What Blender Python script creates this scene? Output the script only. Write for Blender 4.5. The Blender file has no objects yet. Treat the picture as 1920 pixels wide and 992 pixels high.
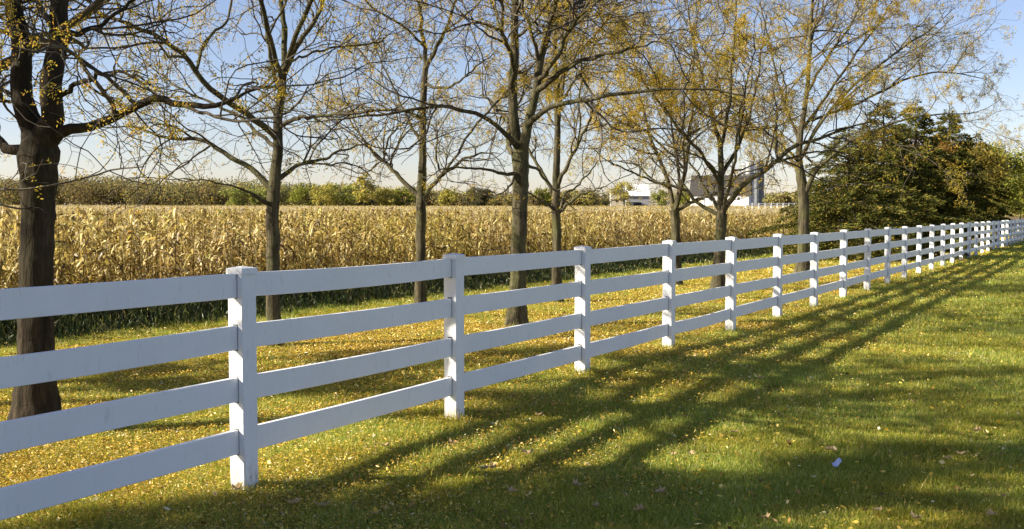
import bpy, math
import numpy as np

# ------------------------------------------------------------------ camera, light
SC = bpy.context.scene
COL = SC.collection
F = 1925.0; HOR = 401.0; EYE = 1.73
PITCH = math.atan((496 - HOR) / F)
cam_d = bpy.data.cameras.new("camera"); cam = bpy.data.objects.new("camera", cam_d); COL.objects.link(cam)
cam.location = (0, 0, EYE); cam.rotation_euler = (math.pi / 2 - PITCH, 0, 0)
cam_d.sensor_width = 36; cam_d.lens = 36 * F / 1920; cam_d.clip_start = .05; cam_d.clip_end = 8000
SC.camera = cam

SUN_EL = math.radians(27.6); PSI = math.radians(11)
TO_SUN = np.array([-math.cos(PSI) * math.cos(SUN_EL), -math.sin(PSI) * math.cos(SUN_EL), math.sin(SUN_EL)])
w = bpy.data.worlds.new("World"); SC.world = w; w.use_nodes = True
nt = w.node_tree; bg = nt.nodes["Background"]
sky = nt.nodes.new("ShaderNodeTexSky"); sky.sky_type = 'NISHITA'; sky.sun_disc = False
sky.sun_elevation = SUN_EL; sky.sun_rotation = math.atan2(TO_SUN[0], TO_SUN[1]) % (2 * math.pi)
sky.altitude = 200; sky.air_density = 1.0; sky.dust_density = 0.6; sky.ozone_density = 2.0
tint = nt.nodes.new("ShaderNodeMix"); tint.data_type = 'RGBA'; tint.blend_type = 'MULTIPLY'; tint.inputs[0].default_value = 1
tint.inputs[7].default_value = (1.12, 1.0, 1.085, 1)
nt.links.new(sky.outputs[0], tint.inputs[6]); nt.links.new(tint.outputs[2], bg.inputs[0]); bg.inputs[1].default_value = 0.060
sl = bpy.data.lights.new("sun", 'SUN'); sl.energy = 5.0; sl.angle = math.radians(.53); sl.color = (1, .90, .72)
so = bpy.data.objects.new("sun", sl); COL.objects.link(so)
so.rotation_euler = (math.pi / 2 - SUN_EL, 0, math.atan2(-TO_SUN[0], TO_SUN[1]))
so.rotation_euler = (math.pi / 2 - SUN_EL, 0, math.atan2(TO_SUN[1], TO_SUN[0]) + math.pi / 2)
SC.view_settings.view_transform = 'Standard'; SC.view_settings.look = 'None'
SC.view_settings.gamma = 1; SC.view_settings.exposure = 1.38
SC.cycles.max_bounces = 6; SC.cycles.diffuse_bounces = 3; SC.cycles.transmission_bounces = 4
SC.cycles.use_denoising = True

RNG = np.random.default_rng(7)

# ------------------------------------------------------------------ helpers
def tag(o, label=None, cat=None, group=None, kind=None):
    for k, v in (("label", label), ("category", cat), ("group", group), ("kind", kind)):
        if v: o[k] = v
    return o

def empty(name, loc=(0, 0, 0), label=None, cat=None, group=None):
    o = bpy.data.objects.new(name, None); COL.objects.link(o); o.location = loc
    o.empty_display_size = .2
    return tag(o, label, cat, group)

def build(name, parts, mats, parent=None, smooth=False, world=True):
    """parts: list of (verts(N,3), faces(F,3|4), material index) -> ONE mesh object."""
    vs, loops, starts, totals, mi = [], [], [], [], []
    vo = lo = 0
    for p in parts:
        v, f = np.asarray(p[0], float), np.asarray(p[1], int)
        m = p[2] if len(p) > 2 else 0
        if len(f) == 0: continue
        vs.append(v); loops.append((f + vo).ravel())
        n = f.shape[1]
        starts.append(lo + np.arange(len(f)) * n); totals.append(np.full(len(f), n)); mi.append(np.full(len(f), m))
        vo += len(v); lo += f.size
    vs = np.concatenate(vs); loops = np.concatenate(loops); starts = np.concatenate(starts)
    totals = np.concatenate(totals); mi = np.concatenate(mi)
    me = bpy.data.meshes.new(name)
    me.vertices.add(len(vs)); me.loops.add(len(loops)); me.polygons.add(len(starts))
    if parent is not None and world:
        vs = vs - np.array(parent.matrix_world.translation if parent.parent else parent.location)
        if parent.parent is not None: vs = vs
    me.vertices.foreach_set("co", vs.astype(np.float32).ravel())
    me.loops.foreach_set("vertex_index", loops.astype(np.int32))
    me.polygons.foreach_set("loop_start", starts.astype(np.int32))
    me.polygons.foreach_set("loop_total", totals.astype(np.int32))
    me.polygons.foreach_set("material_index", mi.astype(np.int32))
    me.polygons.foreach_set("use_smooth", np.full(len(starts), smooth, dtype=bool))
    for m in (mats if isinstance(mats, (list, tuple)) else [mats]): me.materials.append(m)
    me.update(calc_edges=True); me.validate()
    o = bpy.data.objects.new(name, me); COL.objects.link(o)
    if parent is not None: o.parent = parent
    return o

def box(c, s, rz=0.0, taper=1.0):
    x, y, z = s[0] / 2, s[1] / 2, s[2] / 2
    v = np.array([(-x, -y, -z), (x, -y, -z), (x, y, -z), (-x, y, -z), (-x * taper, -y * taper, z), (x * taper, -y * taper, z), (x * taper, y * taper, z), (-x * taper, y * taper, z)])
    cr, sr = math.cos(rz), math.sin(rz)
    v = np.c_[v[:, 0] * cr - v[:, 1] * sr, v[:, 0] * sr + v[:, 1] * cr, v[:, 2]] + np.array(c)
    f = np.array([(0, 3, 2, 1), (4, 5, 6, 7), (0, 1, 5, 4), (1, 2, 6, 5), (2, 3, 7, 6), (3, 0, 4, 7)])
    return v, f

def rbox(c, s, rz, b):
    """box with bevelled vertical and top edges"""
    x, y, z = s[0] / 2, s[1] / 2, s[2] / 2
    ring = lambda a, d, h: [(-a + 0, -d + b, h), (-a + b, -d, h), (a - b, -d, h), (a, -d + b, h), (a, d - b, h), (a - b, d, h), (-a + b, d, h), (-a, d - b, h)]
    v = ring(x, y, -z) + ring(x, y, z - b) + [(px * (x - b) / x, py * (y - b) / y, z) for px, py, _ in ring(x, y, z)]
    v = np.array(v)
    cr, sr = math.cos(rz), math.sin(rz)
    v = np.c_[v[:, 0] * cr - v[:, 1] * sr, v[:, 0] * sr + v[:, 1] * cr, v[:, 2]] + np.array(c)
    f = []
    for k in (0, 8):
        for i in range(8):
            j = (i + 1) % 8; f.append((k + i, k + j, k + 8 + j, k + 8 + i))
    f += [(16, 17, 18, 19), (16, 19, 20, 23), (20, 21, 22, 23)]
    return v, np.array(f)

def tubes(P, R, sides):
    """P (N,K,3), R (N,K) -> quads"""
    N, K, _ = P.shape
    T = np.gradient(P, axis=1); T /= np.linalg.norm(T, axis=2, keepdims=True) + 1e-9
    mt = T.mean(1); ref = np.where(np.abs(mt[:, 2:3]) > .75 * np.linalg.norm(mt, axis=1, keepdims=True), np.array([[1., 0, 0]]), np.array([[0, 0, 1.]]))
    U = np.cross(T, ref[:, None, :]); U /= np.linalg.norm(U, axis=2, keepdims=True) + 1e-9
    V = np.cross(T, U)
    a = np.arange(sides) * 2 * math.pi / sides
    pts = P[:, :, None, :] + R[:, :, None, None] * (U[:, :, None, :] * np.cos(a)[None, None, :, None] + V[:, :, None, :] * np.sin(a)[None, None, :, None])
    idx = np.arange(N * K * sides).reshape(N, K, sides)
    a0 = idx[:, :-1, :]; a1 = np.roll(idx, -1, axis=2)[:, :-1, :]
    b0 = idx[:, 1:, :]; b1 = np.roll(idx, -1, axis=2)[:, 1:, :]
    return pts.reshape(-1, 3), np.stack([a0, a1, b1, b0], -1).reshape(-1, 4)

def unit(v): return v / (np.linalg.norm(v, axis=-1, keepdims=True) + 1e-9)

def cards(C, D, Wd, L, W):
    """leaf-shaped quads (diamonds): base C, direction D, side Wd, length L, width W"""
    L = np.asarray(L)[:, None]; W = np.asarray(W)[:, None]
    v = np.stack([C, C + D * L * .45 + Wd * W * .5, C + D * L, C + D * L * .45 - Wd * W * .5], 1)
    return v.reshape(-1, 3), np.arange(len(C) * 4).reshape(-1, 4)

def rdir(n, rng, zs=1.0):
    v = rng.normal(size=(n, 3)); v[:, 2] *= zs; return unit(v)

def lathe(prof, c, n=24):
    """prof [(r,z)]"""
    a = np.arange(n) * 2 * math.pi / n
    v = np.array([[(r * math.cos(t) + c[0], r * math.sin(t) + c[1], z + c[2]) for t in a] for r, z in prof]).reshape(-1, 3)
    f = [(k * n + i, k * n + (i + 1) % n, (k + 1) * n + (i + 1) % n, (k + 1) * n + i) for k in range(len(prof) - 1) for i in range(n)]
    return v, np.array(f)

# ------------------------------------------------------------------ layout
TH = math.radians(30.2); CT, ST = math.cos(TH), math.sin(TH)
def sq(x, y): return x * ST + y * CT, x * CT - y * ST           # along / across the fence
def xy(s, q): return s * ST + q * CT, s * CT - q * ST
FQ = -4.70 - .055                                                # fence centre line
S0 = 4.76
PITCHM = 2.44

_ph = np.random.default_rng(3).uniform(0, 6.28, 12)
def gh(x, y):
    x = np.asarray(x, float); y = np.asarray(y, float)
    s, q = sq(x, y)
    h = .10 * np.exp(-((s - (S0 + 2.3 * PITCHM)) / 3.1) ** 2) * np.exp(-((q + 5.2) / np.where(q > -5.2, 1.6, 4)) ** 2)
    h = h - .035 + .007 * np.sin(x * 1.3 + _ph[0]) * np.sin(y * 1.1 + _ph[1]) + .005 * np.sin(x * 2.9 + y * 1.7 + _ph[2]) + .003 * np.sin(y * 3.7 - x * 2.1 + _ph[3])
    r = np.hypot(x, y)
    k = np.clip((-q - 14) / 30, 0, 1)
    t = (r - 50) / 12
    rise = .0100 * 12 * np.where(t > 30, t, np.log1p(np.exp(np.minimum(t, 30))))
    rise = np.where(r > 320, .0100 * 270 + (r - 320) * .004, rise)
    rise = np.where(r > 900, .0100 * 270 + 2.32, rise)
    return h + rise * k * k * (3 - 2 * k)

def at(u, v, depth):
    """photo pixel at a forward distance -> point"""
    xf = (u - 960) / F; yf = (496 - v) / F
    cp, sp = math.cos(PITCH), math.sin(PITCH)
    dy = cp + yf * sp; dz = -sp + yf * cp
    k = depth / dy
    return np.array([xf * k, depth, EYE + dz * k])

# ------------------------------------------------------------------ materials
def mat(name):
    m = bpy.data.materials.new(name); m.use_nodes = True
    return m, m.node_tree, m.node_tree.nodes["Principled BSDF"]

def N(nt, t, **kw):
    n = nt.nodes.new(t)
    for k, v in kw.items():
        if k in n.inputs.keys() if hasattr(n.inputs, "keys") else False: n.inputs[k].default_value = v
        else: setattr(n, k, v)
    return n

def ramp(nt, src, stops):
    r = nt.nodes.new("ShaderNodeValToRGB"); e = r.color_ramp.elements
    while len(e) < len(stops): e.new(.5)
    for i, (p, c) in enumerate(stops): e[i].position = p; e[i].color = (*c, 1)
    nt.links.new(src, r.inputs[0]); return r.outputs[0]

def noise(nt, scale, detail=4, rough=.6, stretch=None, obj=False):
    g = nt.nodes.new("ShaderNodeNewGeometry") if not obj else nt.nodes.new("ShaderNodeTexCoord")
    src = g.outputs["Position"] if not obj else g.outputs["Object"]
    mp = nt.nodes.new("ShaderNodeMapping"); nt.links.new(src, mp.inputs[0])
    if stretch: mp.inputs["Scale"].default_value = stretch
    n = nt.nodes.new("ShaderNodeTexNoise"); n.inputs["Scale"].default_value = scale
    n.inputs["Detail"].default_value = detail; n.inputs["Roughness"].default_value = rough
    nt.links.new(mp.outputs[0], n.inputs[0]); return n.outputs[0]

def mix(nt, fac, a, b, mode='MIX'):
    m = nt.nodes.new("ShaderNodeMix"); m.data_type = 'RGBA'; m.blend_type = mode
    for s, v in ((m.inputs[0], fac), (m.inputs[6], a), (m.inputs[7], b)):
        if isinstance(v, (int, float)): s.default_value = v
        elif isinstance(v, tuple): s.default_value = (*v, 1)
        else: nt.links.new(v, s)
    return m.outputs[2]

def bump(nt, bsdf, src, dist, strength=1.0):
    b = nt.nodes.new("ShaderNodeBump"); b.inputs["Distance"].default_value = dist; b.inputs["Strength"].default_value = strength
    nt.links.new(src, b.inputs["Height"]); nt.links.new(b.outputs[0], bsdf.inputs["Normal"])

def leaf_mat(name, stops, transl=.35, gloss=.06, patch=None, pscale=.5):
    """thin leaves: every island its own tint"""
    m, nt, b = mat(name)
    g = nt.nodes.new("ShaderNodeNewGeometry")
    c = ramp(nt, g.outputs["Random Per Island"], stops)
    if patch:
        n = noise(nt, pscale, 3)
        f = ramp(nt, n, [(.42, (0, 0, 0)), (.62, (1, 1, 1))])
        c = mix(nt, f, c, mix(nt, 1.0, c, patch, 'MULTIPLY'))
    d = nt.nodes.new("ShaderNodeBsdfDiffuse"); t = nt.nodes.new("ShaderNodeBsdfTranslucent")
    nt.links.new(c, d.inputs[0]); nt.links.new(c, t.inputs[0])
    ms = nt.nodes.new("ShaderNodeMixShader"); ms.inputs[0].default_value = transl
    nt.links.new(d.outputs[0], ms.inputs[1]); nt.links.new(t.outputs[0], ms.inputs[2])
    gl = nt.nodes.new("ShaderNodeBsdfGlossy"); gl.inputs["Roughness"].default_value = .45
    m2 = nt.nodes.new("ShaderNodeMixShader"); m2.inputs[0].default_value = gloss
    nt.links.new(ms.outputs[0], m2.inputs[1]); nt.links.new(gl.outputs[0], m2.inputs[2])
    nt.nodes.remove(b)
    nt.links.new(m2.outputs[0], nt.nodes["Material Output"].inputs[0])
    return m

def ground_mat():
    m, nt, b = mat("turf_soil")
    g = nt.nodes.new("ShaderNodeNewGeometry")
    sep = nt.nodes.new("ShaderNodeSeparateXYZ"); nt.links.new(g.outputs["Position"], sep.inputs[0])
    # across-fence coordinate q = x*CT - y*ST
    a = nt.nodes.new("ShaderNodeMath"); a.operation = 'MULTIPLY'; a.inputs[1].default_value = CT; nt.links.new(sep.outputs[0], a.inputs[0])
    c = nt.nodes.new("ShaderNodeMath"); c.operation = 'MULTIPLY_ADD'; c.inputs[1].default_value = -ST
    nt.links.new(sep.outputs[1], c.inputs[0]); nt.links.new(a.outputs[0], c.inputs[2])
    q = nt.nodes.new("ShaderNodeMapRange"); q.inputs[1].default_value = -16; q.inputs[2].default_value = 4
    nt.links.new(c.outputs[0], q.inputs[0])
    n1 = noise(nt, 9, 6, .7); n2 = noise(nt, .7, 4); n3 = noise(nt, 60, 3, .7)
    green = ramp(nt, n1, [(.3, (.04, .052, .012)), (.5, (.10, .115, .026)), (.7, (.20, .19, .05))])
    litter = ramp(nt, n1, [(.35, (.16, .12, .02)), (.5, (.34, .24, .03)), (.68, (.52, .36, .04))])
    zone = ramp(nt, q.outputs[0], [(.0, (0, 0, 0)), (.14, (0, 0, 0)), (.24, (.8, .8, .8)), (.5, (.75, .75, .75)), (.70, (.2, .2, .2))])
    zn = mix(nt, 1.0, zone, ramp(nt, n2, [(.35, (.45, .45, .45)), (.6, (1, 1, 1))]), 'MULTIPLY')
    col = mix(nt, zn, green, litter)
    soil = ramp(nt, n1, [(.3, (.10, .07, .03)), (.7, (.22, .16, .08))])
    fld = ramp(nt, q.outputs[0], [(.06, (1, 1, 1)), (.09, (0, 0, 0))])
    col = mix(nt, fld, col, soil)
    col = mix(nt, .5, col, mix(nt, 1.0, col, ramp(nt, n3, [(.3, (.3, .3, .3)), (.7, (1.6, 1.6, 1.5))]), 'MULTIPLY'))
    nt.links.new(col, b.inputs["Base Color"]); b.inputs["Roughness"].default_value = .95
    b.inputs["Specular IOR Level"].default_value = .1
    bump(nt, b, n1, .03)
    return m

def vinyl_mat():
    m, nt, b = mat("white_vinyl")
    n1 = noise(nt, 2.2, 5, .65); n2 = noise(nt, 30, 4, .7, (1, 1, .25))
    g = nt.nodes.new("ShaderNodeNewGeometry"); sep = nt.nodes.new("ShaderNodeSeparateXYZ"); nt.links.new(g.outputs["Position"], sep.inputs[0])
    base = mix(nt, ramp(nt, n1, [(.35, (0, 0, 0)), (.75, (1, 1, 1))]), (.86, .87, .88), (.80, .81, .82))
    # splashed dirt on the lowest 20 cm and faint streaks
    low = ramp(nt, sep.outputs[2], [(.02, (1, 1, 1)), (.22, (0, 0, 0))])
    dirt = mix(nt, 1.0, low, ramp(nt, n2, [(.45, (0, 0, 0)), (.65, (1, 1, 1))]), 'MULTIPLY')
    c = mix(nt, dirt, base, (.36, .31, .21))
    st = ramp(nt, n2, [(.58, (0, 0, 0)), (.80, (.6, .6, .6))])
    c = mix(nt, st, c, (.52, .51, .46))
    nt.links.new(c, b.inputs["Base Color"]); b.inputs["Roughness"].default_value = .42
    b.inputs["Specular IOR Level"].default_value = .4
    bump(nt, b, n1, .004, .5)
    return m

def bark_mat(name, a, b_, c_, moss=(.13, .14, .05)):
    m, nt, b = mat(name)
    n1 = noise(nt, 14, 6, .7, (1, 1, .16)); n2 = noise(nt, 2.0, 4); n3 = noise(nt, 45, 4, .7, (1, 1, .5))
    col = ramp(nt, n1, [(.32, a), (.5, b_), (.68, c_)])
    col = mix(nt, ramp(nt, n2, [(.45, (0, 0, 0)), (.7, (.55, .55, .55))]), col, moss)
    col = mix(nt, .45, col, mix(nt, 1.0, col, ramp(nt, n3, [(.3, (.4, .4, .4)), (.7, (1.5, 1.5, 1.5))]), 'MULTIPLY'))
    nt.links.new(col, b.inputs["Base Color"]); b.inputs["Roughness"].default_value = .9
    b.inputs["Specular IOR Level"].default_value = .15
    bump(nt, b, n1, .035)
    return m

def plain(name, col, rough=.7, var=.15, scale=3, stretch=None, bumpd=0):
    m, nt, b = mat(name)
    n = noise(nt, scale, 4, .6, stretch)
    lo = tuple(x * (1 - var) for x in col); hi = tuple(min(1, x * (1 + var)) for x in col)
    nt.links.new(ramp(nt, n, [(.3, lo), (.7, hi)]), b.inputs["Base Color"]); b.inputs["Roughness"].default_value = rough
    if bumpd: bump(nt, b, n, bumpd)
    return m

M = {}
M['ground'] = ground_mat()
M['vinyl'] = vinyl_mat()
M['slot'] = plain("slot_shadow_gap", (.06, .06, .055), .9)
M['bark'] = bark_mat("locust_bark", (.022, .019, .012), (.068, .058, .036), (.14, .12, .074), (.10, .11, .038))
M['bark_shaded'] = bark_mat("shaded_locust_bark", (.010, .008, .006), (.030, .023, .015), (.062, .048, .032), (.04, .036, .017))  # locust bark darkened in colour to stand for shade on the trunk
M['twig'] = plain("twig_bark", (.062, .05, .032), .85, .45, 3)
M['grass'] = leaf_mat("grass_blade", [(0, (.11, .18, .018)), (.35, (.27, .36, .04)), (.7, (.46, .51, .07)), (.88, (.60, .57, .13)), (1, (.72, .62, .30))], .45, .03, (1.08, .90, .62), .55)
M['litter'] = leaf_mat("fallen_leaflets", [(0, (.12, .06, .02)), (.3, (.42, .25, .03)), (.65, (.68, .47, .045)), (.92, (.80, .62, .13)), (1, (.85, .78, .52))], .25, .05)
M['locust'] = leaf_mat("locust_leaf", [(0, (.19, .19, .03)), (.3, (.40, .35, .05)), (.65, (.63, .46, .07)), (.9, (.66, .41, .07)), (1, (.44, .21, .05))], .5, .0)
M['corn'] = leaf_mat("dry_corn_leaf", [(0, (.10, .06, .025)), (.3, (.30, .21, .065)), (.65, (.58, .44, .155)), (.93, (.86, .74, .40)), (.97, (.40, .40, .08)), (1, (.55, .28, .05))], .48, .03, (.88, .90, .60), .25)
M['weed'] = leaf_mat("verge_weeds", [(0, (.03, .05, .01)), (.5, (.07, .10, .02)), (.85, (.14, .15, .04)), (1, (.30, .24, .10))], .35, .04)
M['spruce'] = leaf_mat("spruce_needles", [(0, (.026, .038, .011)), (.5, (.08, .092, .022)), (.85, (.19, .17, .036)), (1, (.34, .22, .05))], .2, .0)
def foliage(name, lo, mid, hi, tr=.3): return leaf_mat(name, [(0, lo), (.5, mid), (1, hi)], tr, .0)
M['f_rust'] = foliage("rust_foliage", (.09, .05, .016), (.20, .115, .025), (.32, .20, .04))
M['f_bronze'] = foliage('bronze_foliage', (.08, .07, .02), (.17, .14, .03), (.30, .22, .045))
M['f_olive'] = foliage("olive_foliage", (.08, .10, .018), (.21, .23, .04), (.36, .33, .06))
M['f_yellow'] = foliage("yellow_foliage", (.20, .20, .05), (.38, .34, .075), (.56, .47, .12))
M['f_lime'] = foliage("lime_foliage", (.15, .17, .05), (.28, .30, .075), (.44, .43, .12))
M['f_dark'] = foliage("dark_foliage", (.04, .052, .03), (.085, .085, .045), (.15, .13, .06))
M['f_far'] = leaf_mat("far_wood_foliage", [(0, (.11, .12, .07)), (.35, (.22, .23, .08)), (.6, (.31, .27, .11)), (.85, (.42, .41, .10)), (1, (.42, .25, .09))], .3, 0, (.72, .60, .74), .02)

# ------------------------------------------------------------------ the ground sheet
def make_ground():
    def axis(lo, hi, fine):
        a = [0.0]; st = fine
        while a[-1] < hi: a.append(a[-1] + st); st = fine if a[-1] < 24 else st * 1.09
        b = [0.0]; st = fine
        while b[-1] < -lo: b.append(b[-1] + st); st = fine if b[-1] < 12 else st * 1.09
        return np.array([-t for t in b[::-1]] + a[1:])
    X = axis(-3000, 3000, .25); Y = axis(-3000, 3000, .25)
    gx, gy = np.meshgrid(X, Y, indexing='ij')
    v = np.c_[gx.ravel(), gy.ravel(), gh(gx, gy).ravel()]
    n, k = gx.shape; idx = np.arange(n * k).reshape(n, k)
    f = np.stack([idx[:-1, :-1], idx[1:, :-1], idx[1:, 1:], idx[:-1, 1:]], -1).reshape(-1, 4)
    o = build("ground", [(v, f)], M['ground'], smooth=True); o["kind"] = "structure"
make_ground()

# ------------------------------------------------------------------ the white fence
FENCE_TOP = 1.41
RAILS = (.285, .617, .949, 1.281)
def make_fence():
    x0, y0 = xy(S0, FQ)
    root = empty("fence", (x0, y0, 0), "long white four-rail fence with square capped posts crossing the lawn", "fence")
    rz = math.pi / 2 - TH
    W = .125; rng = np.random.default_rng(11)
    for n in range(-3, 40):
        x, y = xy(S0 + n * PITCHM, FQ); g = float(gh(x, y))
        if n < 0: g -= .02
        hb = g - .12; dh = 0.0
        top = FENCE_TOP - .028 + rng.normal() * .005
        parts = [(*rbox((x, y, (hb + top) / 2), (W, W, top - hb), rz, .004), 0)]
        for h in RAILS:                                # dark collar standing in for the shaded gap round each rail at the post
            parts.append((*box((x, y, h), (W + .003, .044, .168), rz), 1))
        p = build("post", parts, [M['vinyl'], M['slot']], root)
        # cap: skirt and a low pyramid
        c = W / 2 + .006
        ring = lambda a, z: [(-a, -a, z), (a, -a, z), (a, a, z), (-a, a, z)]
        cv = np.array(ring(c, top - .030) + ring(c, top + .004) + ring(c - .004, top + .008) + ring(.012, top + .019))
        cr, sr = math.cos(rz), math.sin(rz)
        cv = np.c_[cv[:, 0] * cr - cv[:, 1] * sr + x, cv[:, 0] * sr + cv[:, 1] * cr + y, cv[:, 2]]
        cf = [(k * 4 + i, k * 4 + (i + 1) % 4, (k + 1) * 4 + (i + 1) % 4, (k + 1) * 4 + i) for k in range(3) for i in range(4)] + [(12, 13, 14, 15)]
        co = build("post_cap", [(cv, np.array(cf))], M['vinyl'], root); co.parent = p
    far = []
    cnt = 0
    for n in range(-3, 39):
        xa, ya = xy(S0 + n * PITCHM, FQ); xb, yb = xy(S0 + (n + 1) * PITCHM, FQ)
        for h in RAILS:
            L = PITCHM - .04
            sag = rng.normal() * .004; bow = rng.normal() * .006; dip = abs(rng.normal()) * .006
            K = 9; hh = .155 / 2; t = .038 / 2; vs = []
            for k in range(K):
                u = k / (K - 1); s = (u - .5) * L
                z = h - dip * (1 - (2 * u - 1) ** 2) + sag * (u - .5); lat = bow * (1 - (2 * u - 1) ** 2)
                e = .003
                for (a, b) in ((-t, -hh + e), (-t + e, -hh), (t - e, -hh), (t, -hh + e), (t, hh - e), (t - e, hh), (-t + e, hh), (-t, hh - e)):
                    xx, yy = xy(S0 + (n + .5) * PITCHM + s, FQ + a + lat); vs.append((xx, yy, z + b))
            f = [(k * 8 + i, k * 8 + (i + 1) % 8, (k + 1) * 8 + (i + 1) % 8, (k + 1) * 8 + i) for k in range(K - 1) for i in range(8)]
            part = (np.array(vs), np.array(f))
            if -1 <= n < 24: build("rail", [part], M['vinyl'], root)
            else: far.append(part)
    o = build("rail", far, M['vinyl'], root); o["kind"] = "stuff"
make_fence()

# ------------------------------------------------------------------ trees
def resample(pts, rad, K, rng, jit=0.0):
    pts = np.array(pts, float); rad = np.array(rad, float)
    for _ in range(2):
        q = [pts[0]]; r = [rad[0]]
        for i in range(len(pts) - 1):
            q += [pts[i] * .75 + pts[i + 1] * .25, pts[i] * .25 + pts[i + 1] * .75]
            r += [rad[i] * .75 + rad[i + 1] * .25, rad[i] * .25 + rad[i + 1] * .75]
        q.append(pts[-1]); r.append(rad[-1]); pts = np.array(q); rad = np.array(r)
    d = np.r_[0, np.cumsum(np.linalg.norm(np.diff(pts, axis=0), axis=1))]
    t = np.linspace(0, d[-1], K)
    P = np.stack([np.interp(t, d, pts[:, i]) for i in range(3)], 1); R = np.interp(t, d, rad)
    if jit:
        j = rng.normal(size=(K, 3)) * jit; j[0] = 0
        j = (j + np.roll(j, 1, axis=0)) / 2; j[0] = 0; P = P + j
    return P, R

def spawn(P, R, rng, count, tr, ln, ang, K, wander, trop, rmax, rmin, shrink=.55, flat=1.0):
    """children of branches P (N,K0,3)"""
    N_, K0, _ = P.shape
    seg = np.linalg.norm(np.diff(P, axis=1), axis=2); plen = seg.sum(1)
    cnt = np.maximum(1, rng.poisson(count * plen if np.ndim(count) == 0 else count))
    par = np.repeat(np.arange(N_), cnt); n = len(par)
    t = rng.uniform(tr[0], tr[1], n) ** .85
    fi = t * (K0 - 1); i0 = np.minimum(fi.astype(int), K0 - 2); fr = (fi - i0)[:, None]
    start = P[par, i0] * (1 - fr) + P[par, i0 + 1] * fr
    tan = unit(P[par, i0 + 1] - P[par, i0])
    pr = R[par, i0] * (1 - fr[:, 0]) + R[par, i0 + 1] * fr[:, 0]
    per = unit(np.cross(tan, rdir(n, rng))); per[:, 2] *= flat; per = unit(per)
    a = np.radians(rng.normal(ang, 13, n))[:, None]
    d = unit(tan * np.cos(a) + per * np.sin(a))
    L = ln * rng.uniform(.45, 1.25, n) * (1 - shrink * t) * np.clip(plen[par] / plen.mean(), .4, 1.3)
    st = (L / (K - 1))[:, None]
    pts = [start]; dd = d
    kink = wander
    for k in range(K - 1):
        dd = unit(dd + rng.normal(size=(n, 3)) * kink + np.array(trop)[None] * (1.0 / K) * 2)
        pts.append(pts[-1] + dd * st)
    C = np.stack(pts, 1)
    r0 = np.minimum(pr * .62, rmax) * rng.uniform(.75, 1.1, n)
    r0 = np.maximum(r0, rmin)
    tp = np.linspace(1, 0, K)[None] ** .8
    CR = rmin * .8 + (r0[:, None] - rmin * .8) * tp
    return C, np.maximum(CR, rmin * .7)

def locust_leaves(P, rng, n, hang=.5, size=1.0, weights=None):
    """small feathery compound leaves along twigs P (N,K,3)"""
    N_, K, _ = P.shape
    i = rng.choice(N_, n, p=weights); t = rng.uniform(.25, 1, n) * (K - 1)
    i0 = np.minimum(t.astype(int), K - 2); fr = (t - i0)[:, None]
    base = P[i, i0] * (1 - fr) + P[i, i0 + 1] * fr
    d = rdir(n, rng); d[:, 2] -= hang; d = unit(d)
    Ls = rng.uniform(.08, .18, n) * size
    C, D, Wd, L, W = [], [], [], [], []
    side = unit(np.cross(d, rdir(n, rng)))
    for k in range(6):
        s = -1 if k % 2 else 1
        u = (.25 + .15 * k)
        c = base + d * (Ls * u)[:, None]; c[:, 2] -= Ls * u * u * .3
        dd = unit(d * .6 + side * s + rng.normal(size=(n, 3)) * .25)
        keep = rng.random(n) < .85
        C.append(c[keep]); D.append(dd[keep]); Wd.append(unit(np.cross(dd, rdir(n, rng)))[keep])
        L.append((rng.uniform(.032, .052, n) * size)[keep]); W.append((rng.uniform(.014, .024, n) * size)[keep])
    return cards(np.concatenate(C), np.concatenate(D), np.concatenate(Wd), np.concatenate(L), np.concatenate(W))

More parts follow.
